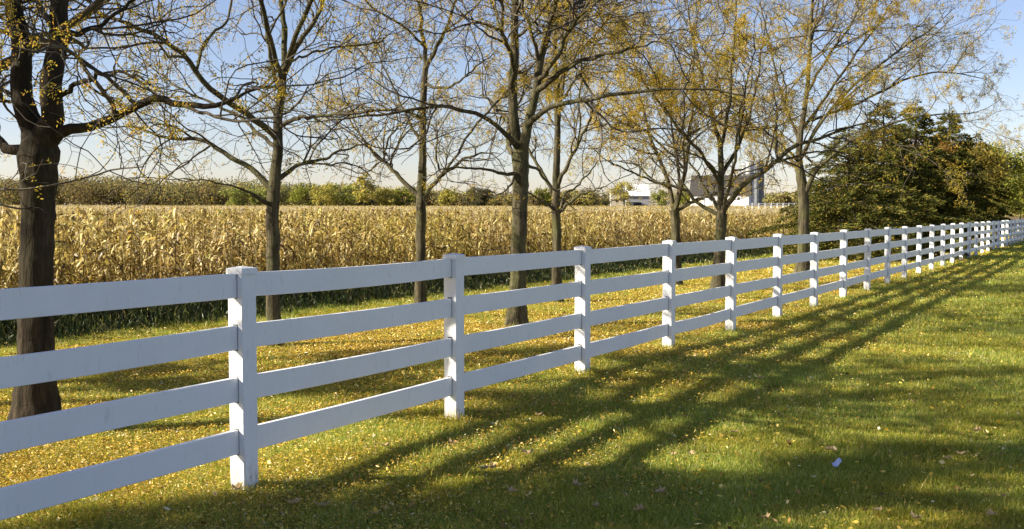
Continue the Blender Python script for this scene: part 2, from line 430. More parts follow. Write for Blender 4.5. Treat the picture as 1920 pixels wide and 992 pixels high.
def locust(px, trunk_px, limbs, depth, base_y, r0, seed, label, leaves=2200, extra=5, crown_r=3.6, top=7.5, matk='bark', dens=1.0, loc=None, dark=False, leafsize=1.0):
    """honey locust: guided trunk and main limbs, then grown branches"""
    rng = np.random.default_rng(seed)
    if loc is None:
        b = at(px, base_y, depth); bx, by = b[0], b[1]
    else: bx, by = loc
    gz = float(gh(bx, by))
    root = empty("locust_tree", (bx, by, gz), label, "tree", "leafless honey locusts in two rows behind the fence" if loc is None else "leafless honey locusts in two rows behind the fence")
    tp = [np.array([bx, by, gz - .12]), np.array([bx, by, gz + .12])] ; tr = [r0 * 1.75, r0 * 1.35]
    for (u, v, r, dz) in trunk_px:
        p = at(u, v, depth + dz) if loc is None else np.array([bx + u, by + dz, gz + v])
        tp.append(p); tr.append(r)
    TP, TR = resample(tp, tr, 40, rng, .006)
    L0, R0 = [], []
    fork = TP[-1]
    for l in limbs:
        pts, rad = [], []
        for (u, v, r, dz) in l:
            pts.append(at(u, v, depth + dz) if loc is None else np.array([bx + u, by + dz, gz + v])); rad.append(r)
        # every limb starts inside the wood of trunk or limb nearest to its first point
        W_ = np.concatenate([TP] + L0); Wr = np.concatenate([TR] + R0)
        dd_ = np.linalg.norm(W_ - pts[0], axis=1); j_ = int(dd_.argmin())
        if dd_[j_] < .45: pts[0] = W_[j_]; rad[0] = min(rad[0], Wr[j_] * .85)
        P_, R_ = resample(pts, rad, 26, rng, .018)
        L0.append(P_); R0.append(R_)
    # further limbs grown toward and away from the camera
    for k in range(extra):
        a = rng.uniform(0, 6.28); a = math.pi / 2 * (1 if k % 2 else -1) + rng.normal() * .6
        j = 38
        rr = r0 * rng.uniform(.28, .42); Ln = rng.uniform(.65, 1.0) * crown_r
        if rng.random() < .5: st = TP[j]
        else:
            li, lj = rng.integers(min(4, len(L0))), rng.integers(3, 12); st = L0[li][lj]; rr = min(rr, R0[li][lj] * .6)
        out = np.array([math.cos(a), math.sin(a), 0]); el = rng.uniform(.35, 1.1)
        pts = [st]
        for m in range(1, 6):
            u = m / 5; pts.append(st + out * Ln * u * (1 - .1 * u) + np.array([0, 0, Ln * el * u * (1.15 - .25 * u)]) + rng.normal(size=3) * .09)
        P_, R_ = resample(pts, np.linspace(rr, .012, 6), 26, rng, .02); L0.append(P_); R0.append(R_)
    L0 = np.array(L0); R0 = np.array(R0)
    near = depth < 10
    up = (0, 0, .10)
    A, AR = spawn(L0, R0, rng, 3.0 * dens, (.24, 1), crown_r * .55, 52, 14, .17, (0, 0, .05), .030, .006, .45, .75)
    # continue tips of limbs
    def above(P_, R_, zmin):
        k = P_[..., 2].min(1) > gz + zmin; return P_[k], R_[k]
    A, AR = above(A, AR, 1.75)
    B, BR = spawn(A, AR, rng, 3.7 * dens, (.12, 1), crown_r * .27, 50, 9, .24, (0, 0, .02), .011, .0038, .4, .8)
    B, BR = above(B, BR, 1.7)
    C, CR_ = spawn(B, BR, rng, 3.6 * dens, (.1, 1), crown_r * .14, 50, 6, .30, (0, 0, 0), .0050, .0029, .4, .9)
    C, CR_ = above(C, CR_, 1.65)
    tv, tf = tubes(TP[None], TR[None], 18)
    # ribbed bark surface
    n_ = tv.reshape(40, 18, 3); ang = np.arange(18)
    rib = 1 + .05 * np.sin(ang * 2.4 + seed)[None, :] + rng.normal(size=(40, 18)) * .03
    n_[:] = TP[:, None, :] + (n_ - TP[:, None, :]) * rib[..., None]
    fl = np.clip(1 - np.arange(40) / 5, 0, 1)[:, None] * .42 * np.maximum(0, np.sin(ang * 2 * math.pi / 18 * 4 + seed))[None, :]
    n_[:] = TP[:, None, :] + (n_ - TP[:, None, :]) * (1 + fl)[..., None]
    lv = tubes(L0, R0, 9)
    build("trunk", [(tv, tf), lv], M[matk], root, smooth=True)
    build("branches", [tubes(A, AR, 5), tubes(B, BR, 4), tubes(C, CR_, 3)], M['twig'], root, smooth=True)
    # patchy leaves: some boughs keep theirs
    mid = C[:, 2]
    wgt = np.sin(mid[:, 0] * 1.7 + seed) * np.sin(mid[:, 1] * 1.3 + seed * 2) * np.sin(mid[:, 2] * 2.1 + seed * 3)
    wgt = np.exp(wgt * 1.9) * np.clip((mid[:, 2] - gz - 1.5) / 2.5, .08, 1); wgt /= wgt.sum()
    lp = locust_leaves(C, rng, int(leaves * 2.6), size=leafsize, weights=wgt)
    build("foliage", [lp], M['locust'], root)
    return root

def m_(px_w, z): return px_w / 2 / F * z       # photo width in px at a distance -> radius

# big tree at the left edge
locust(68, [(67, 700, .138, 0), (68, 520, .127, 0), (71, 400, .122, 0), (74, 320, .140, 0), (73, 285, .16, 0), (73, 262, .12, 0), (74, 250, .06, 0)],
       [[(66, 300, .12, 0), (52, 215, .085, .05), (42, 130, .08, .1), (33, 40, .07, .1), (20, -60, .06, .2), (0, -220, .04, .3), (-10, -420, .015, .4)],
        [(84, 300, .12, 0), (98, 220, .085, -.05), (106, 130, .08, -.1), (117, 40, .07, 0), (122, -60, .055, .1), (150, -230, .035, .0), (160, -430, .012, -.2)],
        [(92, 290, .07, 0), (125, 250, .045, -.05), (165, 240, .038, -.1), (215, 218, .034, -.2), (275, 188, .030, -.3), (310, 184, .027, -.3), (350, 200, .024, -.35), (400, 206, .02, -.4), (450, 180, .012, -.4), (520, 150, .006, -.3)],
        [(60, 295, .07, 0), (25, 285, .040, .1), (-10, 262, .034, .2), (-70, 200, .028, .3), (-160, 150, .01, .4)],
        [(104, 180, .025, -.05), (140, 160, .018, -.2), (200, 138, .015, -.3), (250, 135, .010, -.4), (280, 160, .006, -.4)],
        [(110, 100, .03, .1), (160, 60, .02, .4), (230, 20, .014, .5), (330, -60, .006, .5)],
        [(-150, 230, .03, -.5), (-90, 300, .018, -.9), (-10, 390, .009, -1.3), (60, 385, .005, -1.3), (98, 400, .003, -1.3)],
        ], 8.1, 812, .142, 21, "thick tree at the left edge with shade painted into its bark, forking into two heavy upright stems", leaves=2600, extra=0, crown_r=3.6, matk='bark_shaded', dens=1.0, leafsize=.55)
# slender tree left of the first tall post pair
locust(514, [(513, 600, .082, 0), (511, 450, .085, 0), (513, 350, .078, 0), (521, 290, .064, 0), (521, 220, .058, 0), (530, 140, .048, 0)],
       [[(530, 150, .045, 0), (535, 90, .038, .1), (530, 30, .032, .1), (520, -60, .028, .2), (515, -200, .012, .3)],
        [(530, 145, .040, 0), (550, 95, .034, -.1), (575, 60, .03, -.2), (605, 10, .025, -.2), (630, -80, .018, -.3), (640, -200, .008, -.3)],
        [(525, 170, .03, 0), (508, 130, .026, .1), (505, 70, .022, .1), (492, 0, .018, .3), (470, -90, .009, .4)],
        [(524, 262, .045, 0), (480, 228, .040, -.2), (430, 192, .037, -.4), (385, 160, .034, -.6), (335, 95, .03, -.7), (280, 60, .026, -.8), (235, 42, .022, -.9), (150, 12, .014, -1), (80, -20, .006, -1)],
        [(505, 352, .045, 0), (475, 318, .035, .1), (430, 288, .032, .2), (385, 262, .027, .3), (320, 262, .02, .3), (250, 235, .014, .4), (180, 240, .006, .5)],
        [(515, 350, .04, 0), (540, 320, .028, .1), (580, 298, .022, .2), (640, 288, .016, .3), (700, 260, .008, .4)],
        [(500, 385, .03, 0), (478, 365, .024, -.1), (462, 358, .016, -.15), (430, 345, .009, -.3), (330, 332, .006, -.5), (220, 330, .004, -.7)],
        [(522, 240, .03, 0), (570, 215, .024, -.4), (640, 216, .018, -.6), (700, 205, .010, -.8)],
        [(522, 280, .03, 0), (470, 235, .022, .5), (400, 190, .018, .8), (330, 165, .012, 1.1), (250, 100, .006, 1.2)]],
       13.1, 656, .088, 22, "slender grey trunk with olive moss, standing behind the bay right of the nearest post", leaves=2600, extra=5, crown_r=3.4, dens=1.12, leafsize=.62)
# third
locust(789, [(788, 520, .082, 0), (789, 430, .080, 0), (790, 368, .082, 0), (793, 300, .062, 0), (792, 200, .055, 0), (799, 120, .046, 0)],
       [[(799, 125, .04, 0), (790, 60, .032, .1), (782, -10, .026, .2), (775, -120, .012, .3)],
        [(799, 130, .04, 0), (826, 75, .03, -.2), (850, 20, .024, -.3), (880, -80, .010, -.4)],
        [(787, 380, .05, 0), (757, 340, .036, .1), (725, 310, .03, .2), (690, 275, .024, .3), (660, 230, .014, .4), (640, 200, .006, .5)],
        [(794, 378, .05, 0), (822, 335, .034, -.1), (865, 300, .024, -.2), (910, 285, .012, -.3), (940, 290, .005, -.3)],
        [(792, 270, .03, 0), (765, 225, .022, .2), (745, 180, .018, .3), (722, 130, .012, .4), (690, 60, .006, .6)],
        [(793, 220, .03, 0), (760, 205, .024, -.4), (700, 208, .018, -.7), (620, 220, .010, -1.0)],
        [(797, 160, .03, 0), (840, 170, .02, -.4), (890, 130, .014, -.7), (930, 95, .006, -.9)]],
       16.9, 598, .088, 23, "thin straight trunk forking low, just left of the second tall post", leaves=2600, extra=5, crown_r=3.0, dens=1.12, leafsize=.7)
# fourth, stout with twin stems
locust(969, [(971, 540, .118, 0), (974, 420, .115, 0), (977, 330, .118, 0), (974, 285, .135, 0)],
       [[(968, 300, .09, 0), (962, 230, .075, .1), (963, 140, .07, .1), (966, 40, .06, .2), (965, -80, .045, .2), (960, -260, .014, .3)],
        [(982, 300, .09, 0), (996, 215, .066, -.1), (1008, 150, .06, -.2), (1024, 75, .055, -.3), (1044, 0, .045, -.3), (1070, -120, .03, -.3), (1090, -260, .010, -.3)],
        [(1002, 180, .05, -.1), (1040, 148, .038, -.4), (1073, 122, .034, -.7), (1125, 103, .028, -.9), (1180, 92, .02, -1.1), (1240, 80, .008, -1.2)],
        [(990, 235, .05, 0), (1022, 197, .036, -.5), (1110, 186, .03, -1.0), (1195, 172, .024, -1.3), (1275, 164, .018, -1.5), (1400, 178, .008, -1.6)],
        [(965, 270, .05, 0), (942, 245, .034, -.4), (897, 213, .03, -.8), (841, 197, .027, -1.2), (780, 206, .022, -1.4), (730, 212, .018, -1.5), (640, 222, .010, -1.6), (560, 230, .005, -1.6)],
        [(970, 325, .035, -.05), (940, 322, .024, -.3), (900, 317, .018, -.5), (840, 312, .012, -.7), (800, 330, .007, -.8), (770, 350, .004, -.8)],
        [(963, 100, .035, .1), (944, 72, .028, .3), (930, 30, .02, .5), (900, -60, .010, .7)],
        [(1020, 60, .03, -.3), (1000, 40, .02, .2), (960, 10, .014, .3), (900, -20, .006, .4)],
        [(985, 300, .03, 0), (1010, 320, .02, .3), (1060, 380, .010, .5), (1090, 400, .004, .5)],
        [(978, 330, .02, -.1), (940, 370, .010, -.4), (880, 350, .005, -.8)]],
       15.7, 613, .128, 24, "stout tree in the picture's centre dividing into a pale and a dark upright stem", leaves=2600, extra=5, crown_r=3.7, dens=1.1, leafsize=.7)
locust(1043, [(1044, 500, .088, 0), (1044, 420, .085, 0), (1041, 380, .085, 0), (1044, 300, .066, 0), (1046, 230, .055, 0)],
       [[(1046, 240, .05, 0), (1044, 160, .044, .1), (1040, 80, .036, .1), (1050, -20, .028, .2), (1048, -130, .010, .3)],
        [(1043, 400, .05, 0), (1066, 380, .03, -.1), (1100, 360, .02, -.2), (1140, 350, .008, -.3)],
        [(1042, 370, .045, 0), (1015, 320, .034, .2), (990, 280, .026, .3), (960, 230, .012, .4)],
        [(1043, 350, .045, 0), (1065, 305, .034, -.2), (1085, 270, .028, -.3), (1110, 210, .02, -.4), (1140, 160, .008, -.4)],
        [(1040, 390, .03, 0), (1010, 375, .018, -.2), (980, 355, .010, -.3)],
        [(1046, 200, .035, 0), (1080, 150, .024, -.3), (1110, 100, .012, -.5), (1130, 40, .006, -.5)]],
       20.2, 566, .092, 25, "slim trunk close to the right of the stout centre tree, farther back", leaves=3000, extra=6, crown_r=3.4, dens=1.1, leafsize=.85)
locust(1267, [(1267, 480, .11, 0), (1267, 420, .105, 0), (1264, 394, .115, 0)],
       [[(1261, 396, .07, 0), (1255, 355, .056, .1), (1247, 323, .05, .1), (1234, 291, .044, .2), (1219, 262, .038, .2), (1207, 205, .03, .3), (1195, 160, .02, .4), (1185, 60, .008, .5)],
        [(1270, 396, .07, 0), (1277, 359, .056, -.1), (1285, 333, .05, -.2), (1287, 302, .044, -.2), (1293, 265, .038, -.3), (1300, 190, .028, -.3), (1300, 90, .02, -.2), (1310, -20, .008, -.2)],
        [(1266, 394, .05, 0), (1274, 350, .04, .3), (1271, 310, .035, .5), (1262, 268, .03, .6), (1258, 200, .022, .7), (1262, 100, .010, .8)],
        [(1272, 398, .04, 0), (1296, 376, .026, -.2), (1321, 367, .018, -.3), (1345, 380, .008, -.4)],
        [(1254, 350, .03, 0), (1210, 335, .022, -.5), (1160, 312, .018, -.9), (1127, 296, .012, -1.2), (1090, 260, .006, -1.4)]],
       24.7, 536, .115, 26, "trunk forking low into three thin stems, seen left of the white barn", leaves=2800, extra=5, crown_r=3.8, dens=.85)
locust(1346, [(1348, 480, .115, 0), (1351, 430, .118, 0), (1353, 400, .125, 0)],
       [[(1351, 405, .09, 0), (1352, 350, .072, .1), (1353, 290, .066, .1), (1346, 255, .05, .2), (1330, 200, .04, .3), (1315, 140, .03, .4), (1295, 50, .018, .4), (1280, -40, .008, .4)],
        [(1356, 404, .08, 0), (1374, 366, .062, -.2), (1416, 329, .055, -.5), (1450, 307, .05, -.7), (1490, 274, .044, -.9), (1530, 262, .034, -1.0), (1590, 240, .024, -1.1), (1650, 225, .010, -1.2)],
        [(1355, 340, .05, 0), (1374, 295, .042, .2), (1391, 262, .036, .4), (1410, 200, .03, .5), (1425, 120, .022, .6), (1440, 20, .01, .6)],
        [(1352, 280, .045, 0), (1362, 240, .04, -.2), (1370, 180, .034, -.3), (1375, 100, .026, -.3), (1380, 0, .014, -.3), (1384, -80, .006, -.3)],
        [(1354, 330, .03, 0), (1325, 300, .022, -.5), (1290, 285, .016, -.8), (1240, 270, .008, -1.0)],
        [(1448, 308, .03, -.7), (1495, 291, .024, -.8), (1540, 280, .018, -.9), (1600, 290, .008, -1.0)]],
       23.1, 545, .125, 27, "tree in front of the barn throwing one long limb out to the right", leaves=3600, extra=5, crown_r=3.9, dens=.85)
locust(1505, [(1506, 470, .155, 0), (1507, 410, .15, 0), (1506, 360, .15, 0), (1498, 310, .125, 0)],
       [[(1499, 320, .11, 0), (1498, 270, .09, .1), (1510, 200, .075, .1), (1518, 120, .06, .2), (1520, 30, .045, .2), (1530, -80, .02, .3), (1535, -140, .008, .3)],
        [(1507, 370, .09, 0), (1530, 318, .06, -.3), (1556, 295, .05, -.5), (1600, 262, .042, -.8), (1660, 235, .034, -1.0), (1740, 212, .024, -1.2), (1830, 215, .010, -1.3), (1880, 185, .005, -1.3)],
        [(1504, 300, .06, 0), (1530, 240, .05, -.2), (1580, 180, .042, -.4), (1650, 118, .034, -.5), (1730, 65, .022, -.6), (1790, 15, .008, -.7)],
        [(1500, 270, .05, 0), (1478, 215, .04, .3), (1458, 150, .032, .5), (1440, 70, .022, .7), (1420, -20, .010, .8)],
        [(1510, 250, .05, 0), (1560, 165, .04, .5), (1610, 95, .032, .8), (1660, 30, .022, 1.0), (1700, -50, .008, 1.2)],
        [(1520, 230, .05, .3), (1600, 200, .04, .8), (1690, 150, .032, 1.2), (1770, 130, .022, 1.5), (1850, 150, .010, 1.6)],
        [(1515, 180, .045, .3), (1550, 110, .036, -.4), (1600, 40, .026, -.8), (1640, -40, .010, -1.2)],
        [(1497, 300, .05, 0), (1470, 275, .03, -.6), (1430, 240, .02, -1.2), (1380, 225, .010, -1.6)]],
       29.7, 513, .155, 28, "broadest locust, last before the spruces, its wide crown reaching over the fence", leaves=7000, extra=6, crown_r=4.6, dens=.85)

# the rows go on to the left of the frame; they shade the foreground lawn
def side_tree(x, y, seed, label, leaves=1800, R=3.9, big=1.0, ls=.8):
    r = .11 * big
    rng = np.random.default_rng(seed + 100)
    limbs = []
    for k in range(7):
        a = k * 0.9 + rng.uniform(-.3, .3); el = rng.uniform(.5, 1.3); L = R * rng.uniform(.75, 1.1)
        l = [(0, 2.0 + .08 * k, r * .6, 0)]
        for m in range(1, 6):
            u = m / 5; l.append((math.cos(a) * L * u + rng.normal() * .1, 2.1 + .08 * k + L * el * u, r * .6 * (1 - u) + .012, math.sin(a) * L * u + rng.normal() * .1))
        limbs.append(l)
    limbs.append([(0, 2.2, r * .8, 0), (.1, 3.5, r * .6, 0), (-.05, 5, r * .4, .1), (.1, 7.4, .015, 0)])
    locust(0, [(0, 1.0, r, 0), (.02, 1.9, r * .95, 0), (0, 2.4, r * .8, 0)], limbs, y, 0, r, seed, label, leaves=leaves, extra=0, crown_r=R, loc=(x, y), dens=.9, leafsize=ls)
side_tree(-6.1, 9.0, 41, "farther-row tree just off the left edge whose thin boughs reach into the picture", 3000)
side_tree(-8.7, 9.7, 42, "locust left of the picture whose shade crosses the grass behind the fence", 3600, 2.1, 1.1, 1.2)
side_tree(-8.1, 1.3, 43, "locust beside the camera on the left, out of the picture, shading the nearest grass", 15000, 3.4, 1.3, 1.8)
side_tree(-11.2, .45, 44, "farthest left locust, out of the picture, whose shade falls across the bottom of the lawn", 16000, 3.6, 1.3, 1.8)

# ------------------------------------------------------------------ spruces and bushy trees at the right
def spruce(x, y, h, rb, seed, label, n=70000):
    rng = np.random.default_rng(seed); gz = float(gh(x, y))
    root = empty("spruce_tree", (x, y, gz), label, "tree", "dark spruces behind the fence")
    TP, TR = resample([(x, y, gz - .1), (x + .05, y, gz + h * .5), (x, y, gz + h)], [h * .022, h * .013, .01], 14, rng)
    build("trunk", [tubes(TP[None], TR[None], 8)], M['bark_shaded'], root, smooth=True)
    nb = 300
    u = rng.random(nb) ** 1.25                        # height fraction, more low down
    z = gz + .05 * h + u * h * .93
    R = rb * 1.15 * (1 - u) ** .76 * rng.uniform(.70, 1.12, nb) + .05
    R = R * (1 + .18 * np.sin(u * 40 + seed))
    a = rng.uniform(0, 2 * math.pi, nb)
    K = 7; t = np.linspace(0, 1, K)[None, :]
    P = np.zeros((nb, K, 3))
    P[..., 0] = x + np.cos(a)[:, None] * R[:, None] * t; P[..., 1] = y + np.sin(a)[:, None] * R[:, None] * t
    P[..., 2] = z[:, None] + R[:, None] * (.32 * t - .34 * t * t * 1.1) + (rng.normal(size=(nb, 1)) * .08) * t
    RR = (.012 + R * .006)[:, None] * (1 - .8 * t)
    build("branches", [tubes(P, RR, 4)], M['twig'], root, smooth=True)
    wgt = R ** 1.5; wgt /= wgt.sum()
    i = rng.choice(nb, n, p=wgt); s = rng.random(n) ** .6
    k = s * (K - 1); i0 = np.minimum(k.astype(int), K - 2); fr = (k - i0)[:, None]
    c = P[i, i0] * (1 - fr) + P[i, i0 + 1] * fr
    rad = np.c_[np.cos(a[i]), np.sin(a[i]), np.zeros(n)]; per = np.c_[-rad[:, 1], rad[:, 0], np.zeros(n)]
    wd = (1.05 - s) * R[i] * .40
    off = rng.uniform(-1, 1, n)
    c = c + per * (off * wd)[:, None] + rad * (np.abs(off) * wd * .6)[:, None]
    c[:, 2] += rng.normal(size=n) * .035 - np.abs(off) * wd * .18
    d = unit(rad * .8 + per * np.sign(off)[:, None] * .7 + rng.normal(size=(n, 3)) * .35 + np.array([0, 0, .05]))
    sz = .19 * (h / 7)
    build("foliage", [cards(c, d, unit(np.cross(d, rdir(n, rng))), rng.uniform(.7, 1.3, n) * sz, rng.uniform(.7, 1.3, n) * sz * .26)], M['spruce'], root)

def blob_tree(name, x, y, h, rad, seed, label, m, n=9000, leaf=.14, group=None, trunk_h=.25, lobes=26, cat="tree", sq_=1.0, gz=None, two=None):
    """broad-leaved tree: trunk, limbs, crown of leaf clumps with gaps"""
    rng = np.random.default_rng(seed)
    if gz is None: gz = float(gh(x, y))
    root = empty(name, (x, y, gz), label, cat, group)
    ch = h * (1 - trunk_h) / 2; cz = gz + h * trunk_h + ch
    e = rdir(lobes, rng); rr = rng.uniform(.35, .86, lobes)[:, None]
    lc = np.c_[x + e[:, 0] * rr[:, 0] * rad, y + e[:, 1] * rr[:, 0] * rad, cz + e[:, 2] * rr[:, 0] * ch]
    lr = rng.uniform(.20, .36, lobes) * min(rad, ch * 1.3)
    TP, TR = resample([(x, y, gz - .1), (x, y, gz + h * trunk_h), (x + .03 * h, y, gz + h * .8)], [h * .03, h * .022, .02], 10, rng)
    st = TP[3 + rng.integers(0, 5, lobes)]
    P = np.stack([st + (lc - st) * t + np.array([0, 0, 1]) * math.sin(t * math.pi) * .04 * h for t in np.linspace(0, 1, 6)], 1)
    build("trunk", [tubes(TP[None], TR[None], 8), tubes(P, np.tile(np.linspace(h * .009, h * .002, 6), (lobes, 1)), 4)], M['bark'], root, smooth=True)
    i = rng.integers(0, lobes, n); d = rdir(n, rng)
    c = lc[i] + d * (lr[i] * rng.random(n) ** .45)[:, None] * np.array([1.1, 1.1, .8])
    # stray sprays
    c += rng.normal(size=(n, 3)) * .06 * rad * (rng.random(n) < .2)[:, None]
    dd = rdir(n, rng)
    parts = [(*cards(c, dd, unit(np.cross(dd, rdir(n, rng))), rng.uniform(.6, 1.3, n) * leaf, rng.uniform(.6, 1.3, n) * leaf * .7), 0)]
    build("crown", parts, m, root)
    return root

def fp(u, depth): return (u - 960) / F * depth
for (u, d, h, rb, sd, lb) in [
    (1588, 40, 5.3, 2.9, 51, "lowest leftmost spruce, its skirt touching the lawn next to the last locust"),
    (1652, 49, 7.3, 3.0, 52, "dark spruce behind and right of the lowest one"),
    (1712, 57, 8.2, 3.1, 53, "middle dark spruce half covered by rusty foliage"),
    (1775, 64, 8.5, 2.9, 54, "pointed spruce whose tip stands clear against the sky"),
    (1826, 84, 8.6, 2.9, 55, "farthest dark spruce, next to the olive bushy tree")]:
    spruce(fp(u, d), d, h, rb, sd, lb)
blob_tree("bushy_tree", fp(1735, 60), 60.0, 7.2, 2.1, 61, "rust-leaved small tree among the spruces", M['f_rust'], 5000, .12, trunk_h=.2)
blob_tree("bushy_tree", fp(1806, 76), 76.0, 8.0, 3.0, 64, "bronze-leaved tree between the pointed spruce and the olive tree", M['f_bronze'], 6000, .17, trunk_h=.15)
blob_tree("bushy_tree", fp(1866, 92), 92.0, 8.4, 3.6, 62, "olive-green bushy tree beyond the spruces at the right", M['f_olive'], 12000, .2, trunk_h=.12)
blob_tree("bushy_tree", fp(1910, 118), 118.0, 8.0, 3.9, 63, "yellow-green rounded tree at the right edge above the fence", M['f_olive'], 9000, .24, trunk_h=.1)
blob_tree("bushy_tree", fp(1938, 150), 150.0, 8.0, 4.4, 65, "brownish tree at the right edge behind the yellow-green one", M['f_rust'], 9000, .3, trunk_h=.1)

# ------------------------------------------------------------------ corn
CQ = -14.2
def make_corn():
    rng = np.random.default_rng(5)
    parts = []
    def plants(x, y, nl, K, wscale, stalk, lo=0.25, hbase=1.70, ls=1.0):
        n = len(x); g = gh(x, y); h = hbase * np.clip(rng.normal(1, .10, n), .6, 1.17)
        lean = rng.normal(size=(n, 2)) * .05
        if stalk:
            t = np.linspace(0, 1, 3)[None, :]
            P = np.stack([x[:, None] + lean[:, :1] * h[:, None] * t, y[:, None] + lean[:, 1:] * h[:, None] * t, g[:, None] + h[:, None] * t], -1)
            parts.append((*tubes(P, np.tile(np.array([.013, .011, .004]) * wscale ** .5, (n, 1)), 3), 0))
        i = np.repeat(np.arange(n), nl); m = len(i)
        u = lo + (1.0 - lo) * rng.random(m); z = g[i] + h[i] * u * .97
        a = rng.uniform(0, 2 * math.pi, m)
        out = np.c_[np.cos(a), np.sin(a)]; L = ls * rng.uniform(.13, .38, m) * (1 - .35 * (u > .85)); wd = rng.uniform(.03, .065, m) * wscale
        lift = rng.uniform(-.2, .75, m); droop = rng.uniform(.8, 2.2, m)
        tw = rng.normal(size=m) * .9
        vs = []
        bx = x[i] + lean[i, 0] * h[i] * u; by = y[i] + lean[i, 1] * h[i] * u
        curl = rng.normal(size=m) * 1.9
        for k in range(K):
            t = k / (K - 1)
            rr = L * t * (1 - .35 * droop * .5 * t)
            zz = z + L * (lift * t - droop * t * t) * .62
            aa = a + curl * t * .6
            cx = bx + np.cos(aa) * rr; cy = by + np.sin(aa) * rr
            wv = wd * (math.sin(math.pi * min(1, .18 + t * .82)) ** .7 if k < K - 1 else .05)
            th = tw * t * 1.6
            px = -np.sin(aa) * np.cos(th); py = np.cos(aa) * np.cos(th); pz = np.sin(th)
            s = np.stack([px, py, pz], -1) * (wv / 2)[:, None]
            c = np.stack([cx, cy, np.maximum(zz, g[i] + .03)], -1)
            vs += [c - s, c + s]
        V = np.stack(vs, 1).reshape(-1, 3)
        b = (np.arange(m) * 2 * K)[:, None, None]
        q = np.array([[2 * k, 2 * k + 1, 2 * k + 3, 2 * k + 2] for k in range(K - 1)])[None]
        parts.append((V, (b + q).reshape(-1, 4), 0))
        # husked ears
    def field(s0, s1, q0, q1, ds, dq):
        S = np.arange(s0, s1, ds); Q = np.arange(q0, q1, -dq)
        s, q = np.meshgrid(S, Q); s = s.ravel() + rng.normal(size=s.size) * ds * .3; q = q.ravel() + rng.normal(size=q.size) * dq * .12
        return xy(s, q)
    def vis(x, y, near, far, mg=.10):
        k = (y > 2) & (np.abs(x / np.maximum(y, .1)) < .50 + mg) & (np.hypot(x, y) >= near) & (np.hypot(x, y) < far)
        return x[k], y[k]
    # front rows, near part, full plants
    x, y = vis(*field(-6, 46, CQ, CQ - 5, .19, .76), 0, 60, .2); plants(x, y, 40, 6, .90, True, .08)
    x, y = vis(*field(44, 140, CQ, CQ - 5, .3, .8), 0, 200, .05); plants(x, y, 18, 4, 1.4, True, .12)
    # behind: upper halves show
    x, y = vis(*field(-30, 60, CQ - 5, CQ - 30, .24, .76), 0, 55); plants(x, y, 20, 4, .95, True, .5, 1.70, .85)
    x, y = vis(*field(-60, 140, CQ - 5, CQ - 95, .6, .9), 55, 110); plants(x, y, 14, 3, 1.35, False, .60, 1.66, .75)
    x, y = vis(*field(-150, 360, CQ - 5, CQ - 300, 1.5, 1.5), 110, 300, .06); plants(x, y, 9, 3, 2.6, False, .70, 1.66, .9)
    # closed canopy far off
    o = build("corn_field", parts, M['corn']); tag(o, "dry tan corn standing in rows beyond the lawn", "corn", None, "stuff")
make_corn()

def field_sheet():
    """stubble-coloured crop canopy filling the far field between the far plants"""
    r = np.r_[np.linspace(60, 300, 90)]; a = np.linspace(-.62, .56, 160)
    gr, ga = np.meshgrid(r, a, indexing='ij'); x = gr * np.sin(ga); y = gr * np.cos(ga)
    s, q = sq(x, y)
    rng = np.random.default_rng(9)
    z = gh(x, y) + 1.46 + rng.normal(size=x.shape) * .05
    z = np.where(q > CQ - 12, gh(x, y) - .3, z)
    idx = np.arange(x.size).reshape(x.shape)
    f = np.stack([idx[:-1, :-1], idx[:-1, 1:], idx[1:, 1:], idx[1:, :-1]], -1).reshape(-1, 4)
    m = plain("corn_canopy", (.36, .29, .14), .95, .35, .9)
    o = build("corn_canopy", [(np.c_[x.ravel(), y.ravel(), z.ravel()], f)], m); tag(o, "dense tops of the far corn rows", "corn", None, "stuff")
field_sheet()

# ------------------------------------------------------------------ grass, weeds, fallen leaves
def scatter(n, y0, y1, rng, mg=.07, q0=-14.5, q1=99):
    """points on the lawn with density falling as 1/distance"""
    k = int(n * 2.0)
    y = y0 * (y1 / y0) ** rng.random(k)
    x = rng.uniform(-.5 - mg, .5 + mg, k) * y
    s, q = sq(x, y); m = (q > q0) & (q < q1)
    return x[m][:n], y[m][:n]

